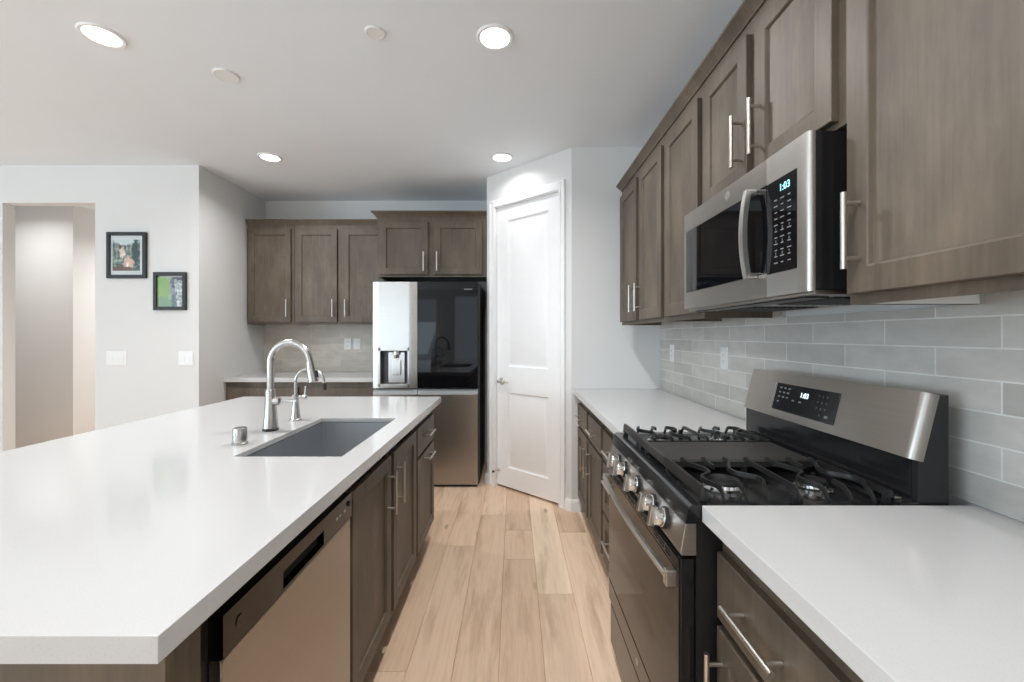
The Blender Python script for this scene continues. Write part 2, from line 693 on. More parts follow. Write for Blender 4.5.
base_profile(pantry, -.012, D0 - .075, 'baseboard_pantry')
base_profile(pantry, D1 + .066, DL + .006, 'baseboard_door')
base_profile(face_minus_y(PB.y), PB.x - .004, .50, 'baseboard_end')
base_profile(face_minus_x(PA.x), PA.y + .0, YB, 'baseboard_alcove')
base_profile(face_minus_y(YL), OX1, XL, 'baseboard_left')
base_profile(face_plus_x(XL), YL - .014, 3.78, 'baseboard_side')

# backsplash tile skins
t_ = MB()
TX = 1.089
t_.box(TX, XW, 1.72, PB.y, .9145, 1.445)
t_.box(TX, XW, .985, 1.72, .9145, 1.386)
t_.box(TX, XW, .05, .985, .9145, 1.445)
struct(t_.build('trim_3', 'tile_right', smooth=False), 'grey tile backsplash along the right wall')
t_ = MB()
t_.box(XL, -1.21, YB - .011, YB, .934, 1.46)
struct(t_.build('trim_4', 'tile_warm_lit', smooth=False), 'grey tile backsplash behind the back counter')


# ------------------------------------------------------------------ cabinets
def shaker(mb, u0, u1, v0, v1, n0=.001, t=.019, fr=.058):
    mb.rects(u0, u1, v0, v1, [(0, n0), (0, n0 + t - .002), (.002, n0 + t), (fr - .003, n0 + t), (fr, n0 + t - .002),
                              (fr + .003, n0 + t - .009), (fr + .006, n0 + t - .010)])


def slab_front(mb, u0, u1, v0, v1, n0=.001, t=.019):
    mb.rects(u0, u1, v0, v1, [(0, n0), (0, n0 + t - .003), (.003, n0 + t), (.004, n0 + t)])


def bar_pull(f, parent, u, v, length, vertical, n=.020, stand=.034):
    mb = MB(f)
    r, o = .006, length * .5
    p = length * .36
    if vertical:
        mb.cyl((u, n + stand, v - o), (u, n + stand, v + o), r)
        for s_ in (-p, p):
            mb.cyl((u, n - .001, v + s_), (u, n + stand, v + s_), .0048, seg=14)
    else:
        mb.cyl((u - o, n + stand, v), (u + o, n + stand, v), r)
        for s_ in (-p, p):
            mb.cyl((u + s_, n - .001, v), (u + s_, n + stand, v), .0048, seg=14)
    return mb.build('handle', 'nickel', parent)


def cabinet(f, name, label, u0, u1, v0, v1, depth, fronts, cat='cabinet', group=None, base=False, hollow=False):
    """fronts: (kind, u0, u1, v0, v1, handle) with handle = (u, v, length, vertical)."""
    root = thing(name, label, cat, f((u0 + u1) / 2, -depth / 2, v0), group)
    g = .0008
    b = MB(f)
    if hollow:
        b.box(u0 + g, u0 + .018, -depth, -.019, v0 + .1, v1)
        b.box(u1 - .018, u1 - g, -depth, -.019, v0 + .1, v1)
        b.box(u0 + .018, u1 - .018, -depth, -.019, v0 + .1, v0 + .118)
        b.box(u0 + .018, u1 - .018, -depth, -depth + .012, v0 + .118, v1)
    elif base:
        b.box(u0 + g, u1 - g, -depth, -.019, v0 + .1, v1)
    else:
        b.box(u0 + g, u1 - g, -depth, -.019, v0 + .034, v1)
        b.box(u0 + g, u0 + .016, -depth + .045, -.019, v0, v0 + .034)
        b.box(u1 - .016, u1 - g, -depth + .045, -.019, v0, v0 + .034)
    b.build('carcass', 'wood', root)
    fb = v0 + .1 if base else v0
    ff = MB(f)
    if hollow:
        ff.box(u0 + g, u0 + .04, -.019, 0, fb, v1)
        ff.box(u1 - .04, u1 - g, -.019, 0, fb, v1)
        ff.box(u0 + .04, u1 - .04, -.019, 0, v1 - .04, v1)
        ff.box(u0 + .04, u1 - .04, -.019, 0, fb, fb + .04)
        ff.box((u0 + u1) / 2 - .02, (u0 + u1) / 2 + .02, -.019, 0, fb + .04, v1 - .04)
    else:
        ff.box(u0 + g, u1 - g, -.019, 0, fb, v1)
    ff.build('face_frame', 'wood', root)
    if base:
        k = MB(f)
        k.box(u0 + g, u1 - g, -depth, -.075, v0 + .001, v0 + .1)
        k.build('toe_kick', 'wood', root)
    for kind, a, c, z0, z1, hd in fronts:
        mb = MB(f)
        if kind == 'slab':
            slab_front(mb, a, c, z0, z1)
        else:
            shaker(mb, a, c, z0, z1)
        p = mb.build('drawer' if kind in ('slab', 'drawer') else 'door', 'wood', root)
        if hd:
            bar_pull(f, p, *hd)
    return root


def crown(f, u0, u1, v0, name, label, ret0=None, ret1=None, h=.05, out=.036, depth=.3):
    """Crown moulding along a cabinet run with mitred returns at the exposed ends."""
    prof = [(.0, 0), (.006, 0), (.010, .012), (.020, .022), (out - .006, h - .014), (out, h - .010), (out, h), (0, h)]
    mb = MB(f)
    bm_ = mb.bm
    rows = []
    path = []
    if ret0:
        path.append((u0, -depth, -1, 0))
    path.append((u0, 0, -1 if ret0 else 0, 1))
    path.append((u1, 0, 1 if ret1 else 0, 1))
    if ret1:
        path.append((u1, -depth, 1, 0))
    for (u, n, du, dn) in path:
        rows.append([bm_.verts.new(f(u + du * o, n + dn * o, v0 + z)) for o, z in prof])
    m = len(prof)
    for a, b in zip(rows, rows[1:]):
        for k in range(m):
            bm_.faces.new((a[k], a[(k + 1) % m], b[(k + 1) % m], b[k]))
    bm_.faces.new(rows[0])
    bm_.faces.new(rows[-1][::-1])
    o = mb.build(name, 'wood')
    return tag(o, label, 'moulding')


# right-hand wall cabinets (face frame plane)
FR = face_minus_x(.768)
UD = XW - .012 - .768 - .001
UB, UT = 1.383, 2.335
HU = 1.540
DB, DT = 1.405, 2.283
cabinet(FR, 'wall_cabinet', 'tall two-door wall cabinet farthest along the right wall', 2.145, 3.02, UB, UT, UD,
        [('door', 2.612, 3.002, DB, DT, (2.640, HU, .166, True)), ('door', 2.172, 2.550, DB, DT, (2.522, HU, .166, True))], group='wall cabinets on the right wall')
cabinet(FR, 'wall_cabinet', 'single-door wall cabinet just left of the microwave', 1.712, 2.144, UB, UT, UD,
        [('door', 1.737, 2.114, DB, DT, None)], group='wall cabinets on the right wall')
cabinet(FR, 'wall_cabinet', 'short two-door wall cabinet above the microwave', .972, 1.711, 1.803, UT, UD,
        [('door', 1.370, 1.686, 1.819, DT, (1.398, 1.949, .170, True)), ('door', 1.004, 1.324, 1.819, DT, (1.292, 1.949, .170, True))],
        group='wall cabinets on the right wall')
cabinet(FR, 'wall_cabinet', 'large near wall cabinet to the right of the microwave', .52, .971, UB, UT, UD,
        [('door', .560, .957, DB, DT, (.921, HU, .166, True))], group='wall cabinets on the right wall')
nc = bpy.data.objects['wall_cabinet.003']
b = MB()
b.box(.790, 1.041, .950, .9535, UB + .001, UB + .0335)
b.build('underside_liner', 'plate', nc)
crown(FR, .52, 3.02, 2.333, 'crown_molding', 'brown crown moulding along the right wall cabinets', None, True, .05, .034, UD)

# back wall cabinets
FB = face_minus_y(4.09)
cabinet(FB, 'wall_cabinet', 'single-door wall cabinet in the back left corner', XL + .022, -2.115, 1.415, 2.372, .318,
        [('door', XL + .040, -2.140, 1.437, 2.330, (-2.166, 1.572, .166, True))], group='wall cabinets on the back wall')
cabinet(FB, 'wall_cabinet', 'two-door back wall cabinet left of the refrigerator', -2.114, -1.222, 1.415, 2.372, .318,
        [('door', -2.092, -1.696, 1.437, 2.330, (-1.728, 1.572, .166, True)),
         ('door', -1.640, -1.245, 1.437, 2.330, (-1.608, 1.572, .166, True))], group='wall cabinets on the back wall')
crown(FB, XL + .022, -1.25, 2.370, 'crown_molding', 'brown crown moulding over the back left wall cabinets', None, None, .05, .034)
FF = face_minus_y(3.80)
cabinet(FF, 'wall_cabinet', 'deep two-door cabinet above the refrigerator', -1.222, PA.x - .002, 1.832, 2.362, .618,
        [('door', -1.196, -.766, 1.853, 2.322, (-.800, 1.965, .172, True)),
         ('door', -.712, -.284, 1.853, 2.322, (-.682, 1.965, .172, True))], group='wall cabinets on the back wall')
crown(FF, -1.222, PA.x - .003, 2.358, 'crown_molding', 'brown crown moulding over the refrigerator cabinet', True, None, .056, .045, .24)

# back base cabinets and counter
FBB = face_minus_y(3.815)
bt = .894
for a, b, lab in ((XL + .004, -1.912, 'base cabinet under the left half of the back counter'), (-1.911, -1.236, 'base cabinet under the back counter beside the refrigerator')):
    m_ = (a + b) / 2
    cabinet(FBB, 'base_cabinet', lab, a, b, 0, bt, .592,
            [('slab', a + .02, b - .02, .675, .845, (m_, .755, .166, False)),
             ('door', a + .02, m_ - .012, .125, .650, (m_ - .045, .53, .166, True)),
             ('door', m_ + .012, b - .02, .125, .650, (m_ + .045, .53, .166, True))], base=True, group='base cabinets on the back wall')
ct = MB()
ct.box(XL + .001, -1.232, 3.775, YB - .001, .895, .933, .002)
tag(ct.build('countertop', 'quartz'), 'white quartz back countertop left of the refrigerator', 'countertop')

# right-hand base cabinets
FRB = face_minus_x(.490)
BD = XW - .490 - .002
BT = .8745
cabinet(FRB, 'base_cabinet', 'far right base cabinet with two drawers over two doors', 2.275, 3.160, 0, BT, BD,
        [('slab', 2.752, 3.140, .660, .812, (2.946, .738, .166, False)), ('slab', 2.298, 2.690, .660, .812, (2.494, .738, .166, False)),
         ('door', 2.752, 3.140, .130, .640, (2.782, .505, .170, True)), ('door', 2.298, 2.690, .130, .640, (2.660, .505, .170, True))], base=True, group='base cabinets on the right wall')
cabinet(FRB, 'base_cabinet', 'three-drawer base cabinet beside the far side of the range', 1.765, 2.274, 0, BT, BD,
        [('slab', 1.785, 2.252, .660, .812, (2.018, .738, .170, False)), ('drawer', 1.785, 2.252, .388, .640, (2.018, .590, .170, False)),
         ('drawer', 1.785, 2.252, .130, .368, (2.018, .290, .170, False))], base=True, group='base cabinets on the right wall')
cabinet(FRB, 'base_cabinet', 'near right base cabinet with one drawer over a door', .592, .999, 0, BT, BD,
        [('slab', .612, .986, .660, .812, (.808, .738, .178, False)), ('door', .612, .986, .130, .640, (.962, .505, .176, True))], base=True, group='base cabinets on the right wall')
cabinet(FRB, 'base_cabinet', 'base cabinet under the near end of the right counter', .10, .591, 0, BT, BD,
        [('slab', .12, .57, .660, .812, (.345, .738, .178, False)), ('door', .12, .57, .130, .640, (.545, .505, .176, True))], base=True, group='base cabinets on the right wall')
ct = MB()
ct.box(.4415, TX - .001, 1.7545, PB.y - .001, .8755, .914, .002)
tag(ct.build('countertop', 'quartz'), 'white quartz countertop beyond the range', 'countertop', 'right-hand countertops')
ct = MB()
ct.box(.4415, TX - .001, .08, .9985, .8755, .914, .002)
tag(ct.build('countertop', 'quartz'), 'white quartz countertop nearest on the right, before the range', 'countertop', 'right-hand countertops')

# ------------------------------------------------------------------ island
FI = face_plus_x(-.530)
IB = -1.42                     # back of the island body
ID = .60
w = MB()
w.box(-1.13, -.512, .624, .642, .001, BT, .001)
w.box(-.53, -.512, .642, .694, .001, BT)
tag(w.build('end_panel', 'wood'), 'brown wood end panel closing the near end of the island', 'panel')
cabinet(FI, 'base_cabinet', 'two-door sink cabinet in the island', 1.330, 2.236, 0, BT, ID,
        [('door', 1.345, 1.768, .140, .815, (1.722, .676, .177, True)), ('door', 1.806, 2.222, .140, .815, (1.842, .676, .177, True))],
        base=True, hollow=True, group='island cabinets')
cabinet(FI, 'base_cabinet', 'far island cabinet with a drawer over a pull-out front', 2.237, 2.727, 0, BT, ID,
        [('slab', 2.252, 2.712, .660, .815, (2.482, .744, .160, False)), ('door', 2.252, 2.712, .140, .640, (2.482, .612, .160, False))],
        base=True, group='island cabinets')
w = MB()
w.box(IB, -1.134, .66, 2.727, .001, BT)
tag(w.build('knee_wall', 'wood'), 'wood back of the island under the counter overhang', 'panel')

SX0, SX1, SY0, SY1 = -.926, -.568, 1.400, 2.048
CX0, CX1, CY0, CY1 = -1.758, -.473, .565, 2.764
ct = MB()
zt, zb = .914, .8755
xs, ys = [CX0, SX0, SX1, CX1], [CY0, SY0, SY1, CY1]
G = {}
for z in (zb, zt):
    for i, x in enumerate(xs):
        for jj, y in enumerate(ys):
            inner = i in (1, 2) and jj in (1, 2)
            G[(i, jj, z)] = ct.bm.verts.new((x, y, .8945 if inner and z == zb else z))
for i in range(3):
    for jj in range(3):
        if (i, jj) == (1, 1):
            continue
        for z in (zb, zt):
            ct.bm.faces.new([G[(a, b, z)] for a, b in ((i, jj), (i + 1, jj), (i + 1, jj + 1), (i, jj + 1))])


def wall_q(p, q):
    ct.bm.faces.new((G[(*p, zb)], G[(*q, zb)], G[(*q, zt)], G[(*p, zt)]))


for k_ in range(3):
    wall_q((k_, 0), (k_ + 1, 0))
    wall_q((k_, 3), (k_ + 1, 3))
    wall_q((0, k_), (0, k_ + 1))
    wall_q((3, k_), (3, k_ + 1))
for p, q in (((1, 1), (2, 1)), ((2, 1), (2, 2)), ((2, 2), (1, 2)), ((1, 2), (1, 1))):
    wall_q(p, q)
bmesh.ops.recalc_face_normals(ct.bm, faces=ct.bm.faces[:])
ed = []
for e in ct.bm.edges:
    c = [v.co for v in e.verts]
    if len(e.link_faces) == 2 and e.calc_face_angle(0) > .5:
        ed.append(e)
ct.bev = True
bmesh.ops.bevel(ct.bm, geom=ed, offset=.002, segments=2, affect='EDGES', profile=.5)
tag(ct.build('countertop', 'quartz'), 'large white quartz island countertop with a sink cut-out', 'countertop')

# undermount sink
sk = thing('kitchen_sink', 'grey undermount steel sink set into the island countertop', 'sink', ((SX0 + SX1) / 2, (SY0 + SY1) / 2, .66))
b = MB()
e = .008
zb2 = .655
lo = .018
outer = [(-.012, .8745), (-.012, .868), (-.004 + 0, .868)]
rr = [(-.020, .8745), (-.020, .871), (-.006, .869), (-.006, zb2 - .004), (-.006, zb2 - .004)]
# basin shell: inner skin then outer skin
ringsz = [(-.0045, .8925), (-.001, .8925), (.004, .70), (.012, .672), (.03, zb2 + .002)]


def ring(i, z):
    return [b.bm.verts.new(v) for v in ((SX0 + i, SY0 + i, z), (SX1 - i, SY0 + i, z), (SX1 - i, SY1 - i, z), (SX0 + i, SY1 - i, z))]


RG = [ring(i, z) for i, z in ringsz]
RG2 = [ring(i, z) for i, z in ((-.0045, .888), (-.004, .888), (-.001, .69), (.02, zb2 - .004))]
for S in (RG, RG2):
    for a, c in zip(S, S[1:]):
        for k_ in range(4):
            b.bm.faces.new((a[k_], a[(k_ + 1) % 4], c[(k_ + 1) % 4], c[k_]))
    b.bm.faces.new(S[-1])
for k_ in range(4):
    b.bm.faces.new((RG[0][k_], RG[0][(k_ + 1) % 4], RG2[0][(k_ + 1) % 4], RG2[0][k_]))
b.build('basin', 'sink', sk)
b = MB()
b.lathe(((SX0 + SX1) / 2, SY0 + .42, zb2 + .002), [(.045, 0), (.045, .003), (.036, .003), (.03, .001), (.005, .001)], seg=24)
b.build('drain', 'chrome', sk)

# pull-down faucet
FX, FY = -1.022, 1.784
fc = thing('kitchen_faucet', 'tall brushed steel gooseneck faucet behind the island sink', 'faucet', (FX, FY, .914))
b = MB()
b.lathe((FX, FY, .914), [(.031, 0.0005), (.031, .010), (.029, .011)])
b.build('base_ring', 'black_matte', fc)
b = MB()
b.lathe((FX, FY, .9245), [(.029, 0), (.0285, .012), (.025, .055), (.0215, .105), (.0195, .150), (.0195, .158), (.017, .162)])
b.build('body', 'faucet_steel', fc)
b = MB()
R_ = .082
zc = .914 + .285
pts = [(FX, FY, 1.08), (FX, FY, 1.15)]
for i in range(0, 17):
    a = PI - PI * .93 * i / 16
    pts.append((FX + R_ + R_ * math.cos(a), FY, zc + R_ * 1.02 * math.sin(a)))
xe, ze = pts[-1][0], pts[-1][2]
pts.append((xe + .004, FY, ze - .018))
b.tube(pts, .0142, 18)
b.build('spout', 'faucet_steel', fc)
b = MB()
b.tube([(xe + .0035, FY, ze - .016), (xe + .006, FY, ze - .032), (xe + .012, FY, ze - .066), (xe + .0185, FY, ze - .098), (xe + .019, FY, ze - .101)],
       [.0155, .0165, .0195, .022, .018], 20)
sh = b.build('spray_head', 'faucet_steel', fc)
b = MB()
b.tube([(xe + .029, FY - .003, ze - .052), (xe + .0355, FY - .003, ze - .082)], .0062, 12)
b.build('button', 'black_matte', sh)
b = MB()
b.lathe((FX + .017, FY, 1.037), [(.018, 0), (.018, .012), (.0165, .022), (.009, .026), (.0055, .03), (.0055, .085), (.007, .088), (.007, .094), (.004, .096)], (1, 0, 0), 18)
b.build('lever', 'faucet_steel', fc)

# small filtered-water tap
TXp, TYp = -1.024, 1.993
tp = thing('water_tap', 'small brushed steel drinking-water tap beyond the tall faucet', 'faucet', (TXp, TYp, .914))
b = MB()
b.lathe((TXp, TYp, .914), [(.026, .0005), (.026, .006), (.022, .010), (.017, .05), (.013, .085), (.013, .105), (.016, .108), (.016, .118), (.009, .122)])
b.build('body', 'faucet_steel', tp)
b = MB()
pts = [(TXp, TYp, 1.03), (TXp, TYp, 1.10)]
for i in range(0, 15):
    a = PI - PI * .95 * i / 14
    pts.append((TXp + .066 + .066 * math.cos(a), TYp, 1.095 + .062 * math.sin(a)))
pts.append((pts[-1][0] + .003, TYp, pts[-1][2] - .02))
b.tube(pts, .0068, 14)
sp = b.build('spout', 'faucet_steel', tp)
b = MB()
q = pts[-1]
b.tube([(q[0], TYp, q[2] + .004), (q[0] + .003, TYp, q[2] - .028)], .0082, 12)
b.build('outlet_tip', 'black_matte', sp)
b = MB()
b.lathe((TXp + .012, TYp, 1.024), [(.007, 0), (.007, .02), (.011, .024), (.011, .038), (.006, .042)], (1, 0, 0), 14)
b.tube([(TXp + .043, TYp, 1.026), (TXp + .046, TYp, 1.05), (TXp + .047, TYp, 1.075)], [.006, .0048, .004], 10)
b.build('lever', 'faucet_steel', tp)

# air gap cap
b = MB()
b.lathe((-1.006, 1.56, .914), [(.027, .0005), (.027, .005), (.0235, .008), (.0235, .052), (.0225, .058), (.019, .061), (.004, .062)])
tag(b.build('air_gap_cap', 'faucet_steel'), 'short round steel air gap cap on the island left of the faucet', 'cap')

# dishwasher in the island
dw = thing('dishwasher', 'stainless dishwasher with a black control strip in the near end of the island', 'dishwasher', (-.80, 1.02, 0))
b = MB()
b.box(-1.10, -.532, .697, 1.327, .09, BT - .002)
b.box(-1.10, -.60, .70, 1.324, .001, .09)
b.build('tub', 'black_matte', dw)
b = MB()
b.box(-.532, -.508, .738, 1.321, .115, .748, .004)
b.build('door', 'steel', dw)
b = MB()
y0, y1, z0, z1 = .738, 1.321, .752, .826
py0, py1, pz0, pz1 = .930, 1.130, .757, .795
b.box(-.532, -.505, y0, py0, z0, z1)
b.box(-.532, -.505, py1, y1, z0, z1)
b.box(-.532, -.505, py0, py1, pz1, z1)
b.box(-.532, -.505, py0, py1, z0, pz0)
b.box(-.532, -.525, py0, py1, pz0, pz1)
cp = b.build('control_strip', 'dark_steel', dw)
b = MB()
b.box(-.5249, -.5235, py0 + .001, py1 - .001, pz0 + .001, pz1 - .001)
b.build('pull_pocket', 'hole', cp)
b = MB()
b.lathe((-.5052, .782, .790), [(.011, 0), (.011, .0012), (.0095, .0016), (.009, .0010), (.003, .0010)], (1, 0, 0), 22)
b.build('badge', 'dark_steel', cp)
for y in (1.205, 1.228, 1.262):
    b = MB()
    b.box(-.5055, -.5035, y, y + .013, .786, .793, .001)
    b.build('button', 'button', cp)
b = MB()
b.lathe((-.5055, 1.297, .800), [(.008, 0), (.008, .004), (.004, .005)], (1, 0, 0), 14)
b.build('knob', 'black_matte', cp)

# ------------------------------------------------------------------ refrigerator
fr = thing('refrigerator', 'stainless four-door refrigerator with black glass upper right door', 'refrigerator', (-.766, 4.02, 0))
FY0 = 3.66
b = MB()
b.box(-1.218, -.300, 3.742, 4.39, .03, 1.765, .006)
for x in (-1.15, -.40):
    b.cyl((x, 3.80, .001), (x, 3.80, .03), .025)
    b.cyl((x, 4.30, .001), (x, 4.30, .03), .025)
b.box(-1.21, -.308, 3.76, 3.80, .004, .05)
b.build('cabinet', 'fridge_side', fr)
# upper left door round the dispenser recess
hx0, hx1, hz0, hz1 = -1.160, -.908, .868, 1.205
b = MB()
x0, x1, z0, z1 = -1.218, -.8375, .856, 1.772
b.extrude([(x0, FY0 + .010, z0), (x0 + .02, FY0 + .003, z0), (hx0, FY0, z0), (hx0, 3.738, z0), (x0, 3.738, z0)], (0, 0, z1 - z0))
b.extrude([(hx1, FY0, z0), (hx1 + .02, FY0 + .001, z0), (x1 - .02, FY0 + .009, z0), (x1, FY0 + .014, z0), (x1, 3.738, z0), (hx1, 3.738, z0)], (0, 0, z1 - z0))
b.box(hx0, hx1, FY0, 3.738, hz1, z1)
b.box(hx0, hx1, FY0, 3.738, z0, hz0)
b.box(hx0, hx1, FY0 + .065, 3.738, hz0, hz1)
b.build('door', 'steel_light', fr)
dsp = MB()
dsp.box(hx0 - .010, hx1 + .008, FY0 - .004, FY0 + .012, hz1 - .028, hz1 + .006, .003)
dsp.box(hx0 - .010, hx0 + .008, FY0 - .004, FY0 + .06, hz0, hz1)
dsp.box(hx1 - .008, hx1 + .008, FY0 - .004, FY0 + .06, hz0, hz1)
dsp.box(hx0 - .010, hx1 + .008, FY0 - .004, FY0 + .06, hz0 - .008, hz0 + .024, .003)
dp = dsp.build('dispenser', 'steel_light', fr)
b = MB()
b.box(hx0 + .009, hx1 - .009, FY0 + .058, FY0 + .064, hz0 + .025, hz1 - .03)
b.box(hx0 + .008, hx0 + .0105, FY0 + .006, FY0 + .060, hz0 + .025, hz1 - .03)
b.box(hx1 - .0105, hx1 - .008, FY0 + .006, FY0 + .060, hz0 + .025, hz1 - .03)
b.build('recess_back', 'recess_grey', dp)
b = MB()
b.box(-1.094, -.952, FY0 + .040, FY0 + .056, .900, 1.165, .004)
b.box(-1.060, -.982, FY0 + .028, FY0 + .041, .965, 1.10, .006)
b.build('paddle', 'steel_light', dp)
b = MB()
b.lathe((-1.022, FY0 + .036, 1.112), [(.018, 0), (.021, .004), (.024, .03), (.034, .032), (.034, .06)], seg=20)
b.build('nozzle', 'chrome', dp)
b = MB()
b.box(-.8325, -.312, FY0, 3.738, .856, 1.772, .003)
gd = b.build('glass_door', 'black_glass', fr)
b = MB()
b.box(-.43, -.36, FY0 - .0006, FY0 + .001, 1.704, 1.713)
b.build('logo', 'legend', gd)
for xa, xb in ((-1.218, -.8375), (-.8325, -.312)):
    b = MB()
    b.box(xa, xb, FY0, 3.738, .024, .802, .004)
    ld = b.build('door', 'steel', fr)
    b = MB()
    b.extrude([(xa, FY0 + .006, .803), (xa, FY0 + .03, .846), (xa, 3.738, .846), (xa, 3.738, .803)], (xb - xa, 0, 0))
    b.build('grip_strip', 'fabric_grey', ld)

# ------------------------------------------------------------------ gas range
RY0, RY1 = 1.003, 1.750
RYm = (RY0 + RY1) / 2
rg = thing('gas_range', 'stainless and black gas range between the two right-hand countertops', 'range', (.72, RYm, 0))
b = MB()
b.box(.430, 1.030, RY0, RY1, .04, .900)
for x in (.47, .97):
    for y in (RY0 + .05, RY1 - .05):
        b.cyl((x, y, .001), (x, y, .04), .02)
b.box(.46, 1.0, RY0 + .01, RY1 - .01, .005, .04)
b.build('body', 'black_matte', rg)
# oven door
b = MB()
b.box(.394, .428, RY0 + .004, RY1 - .004, .236, .783, .004)
od = b.build('oven_door', 'black', rg)
b = MB()
b.box(.3905, .3945, RY0 + .006, RY1 - .006, .322, .748, .001)
b.build('glass', 'oven_glass', od)
b = MB()
b.box(.3895, .3945, RY0 + .006, RY1 - .006, .240, .318, .001)
b.build('trim_band', 'dark_steel', od)
b = MB()
b.box(.3895, .3945, RY0 + .006, RY1 - .006, .752, .781, .001)
vt = b.build('vent', 'dark_steel', od)
for i in range(14):
    if i in (3, 10):
        continue
    y = RY0 + .06 + i * .046
    b = MB()
    b.box(.3888, .3897, y, y + .030, .769, .773)
    b.box(.3888, .3897, y, y + .030, .760, .764)
    b.build('slot', 'hole', vt)
b = MB()
b.lathe((.3895, 1.344, .279), [(.0115, 0), (.0115, .0012), (.010, .0016), (.0095, .0010), (.003, .0010)], (-1, 0, 0), 24)
b.build('badge', 'steel_light', od)
b = MB()
hz = .735
hy0, hy1 = RY0 + .026, RY1 - .020
rows = []
for i in range(19):
    s_ = i / 18
    y = hy0 + (hy1 - hy0) * s_
    x = .366 - .013 * math.sin(PI * s_)
    rows.append([b.bm.verts.new(v) for v in ((x, y, hz - .008), (x - .005, y, hz - .005), (x - .006, y, hz + .004), (x - .002, y, hz + .008), (x + .007, y, hz + .008), (x + .007, y, hz - .008))])
for p_, q_ in zip(rows, rows[1:]):
    for k_ in range(6):
        b.bm.faces.new((p_[k_], p_[(k_ + 1) % 6], q_[(k_ + 1) % 6], q_[k_]))
b.bm.faces.new(rows[0])
b.bm.faces.new(rows[-1])
for y in (hy0, hy1):
    b.box(.364, .3915, y - .011, y + .011, hz - .026, hz + .013, .003)
b.build('handle', 'steel_light', od)
# warming drawer
b = MB()
b.box(.396, .428, RY0 + .004, RY1 - .004, .058, .217, .004)
b.build('drawer', 'dark_steel', rg)
# sloped control panel
prof = [(.432, .868), (.404, .868), (.392, .800), (.396, .792), (.432, .792)]
b = MB()
b.extrude([(x, RY0, z) for x, z in prof], (0, RY1 - RY0, 0), .003)
cp = b.build('control_panel', 'steel_light', rg)
nrm = Vector((-.985, 0, .173))
for y in (1.116, 1.208, 1.362, 1.518, 1.604):
    c0 = Vector((.3982, y, .834))
    b = MB()
    b.lathe(tuple(c0), [(.024, -.002), (.024, .010), (.0225, .012), (.0215, .030), (.020, .033), (.003, .034)], tuple(nrm), 26)
    kn = b.build('knob', 'chrome', rg)
    b = MB()
    b.lathe(tuple(c0), [(.0285, -.002), (.0285, .008), (.025, .010)], tuple(nrm), 26)
    b.build('collar', 'black_matte', kn)
    sd = Vector((.173, 0, .985))
    b = MB(lambda u, n, v, c0=c0, sd=sd: c0 + Vector((0, 1, 0)) * u + nrm * n + sd * v)
    b.box(-.0085, .0085, .026, .046, -.0265, .0265, .004)
    b.build('grip', 'steel_light', kn)
# cooktop with glossy rolled front rim
prof = [(.430, .869), (.4045, .869), (.4105, .902), (.414, .909), (.421, .913), (.468, .911), (.475, .906), (.905, .906), (.912, .916), (.955, .920), (.955, .869)]
b = MB()
b.extrude([(x, RY0 - .0005, z) for x, z in prof], (0, RY1 - RY0 + .001, 0))
ck = b.build('cooktop', 'black', rg)
b = MB()
b.box(.916, .934, RY0 + .02, RY1 - .02, .917, .924, .002)
b.build('vent_trim', 'steel', ck)
# grates
GZ = .953


def grate(yi, yo):
    '''yi: edge beside the griddle, yo: outer edge by the countertop.'''
    b = MB()
    x0, x1 = .452, .902
    d = 1 if yo > yi else -1
    L = abs(yo - yi)
    xb = x0 + .012
    # thick front bar, rear bar, griddle-side bar and low outer bar
    b.bar([(x0, yi, GZ), (x0, yi + d * L * .5, GZ), (x0, yo - d * .008, GZ), (x0, yo, GZ - .008)], .012, .028)
    b.bar([(x1, yi, GZ - .010), (x1, yo, GZ - .012)], .014, .014)
    b.bar([(x0, yi + d * .006, GZ - .012), (x1, yi + d * .006, GZ - .012)], .014, .016)
    n = 7
    zp = [(0, .0), (.05, .007), (.12, .001), (.80, 0), (.88, -.001), (.94, -.007), (.98, -.018), (1.0, -.028)]

    def zoff(t_):
        for (a0, v0), (a1, v1) in zip(zp, zp[1:]):
            if t_ <= a1:
                return v0 + (v1 - v0) * (t_ - a0) / (a1 - a0)
        return zp[-1][1]

    def bend(t_, amp):
        ks = [(0, 0), (.10, 0), (.40, 1), (.47, 1), (.66, -.35), (.74, -.35), (.92, .25), (1, .25)]
        for (a0, v0), (a1, v1) in zip(ks, ks[1:]):
            if t_ <= a1:
                q_ = (t_ - a0) / (a1 - a0)
                q_ = q_ * q_ * (3 - 2 * q_)
                return amp * (v0 + (v1 - v0) * q_)
        return 0

    for k in range(n):
        x = x0 + .045 + (x1 - x0 - .075) * k / (n - 1)
        amp = (.030, 0, -.030, 0, .030, 0, -.030)[k]
        pts = [(x + bend(i / 24, amp), yi + d * L * i / 24, GZ - .004 + zoff(i / 24)) for i in range(25)]
        if k in (1, 5):
            b.bar(pts[:8], .008, .012)
            b.bar(pts[18:], .008, .012)
        else:
            b.bar(pts, .008, .012)
    for x in (x0 + .004, (x0 + x1) / 2, x1 - .002):
        for y in (yi + d * .010, yo - d * .010):
            b.box(x - .007, x + .007, y - .006, y + .006, .9065 if x > .48 else .9125, GZ - .024)
    return b.build('grate', 'iron', rg)


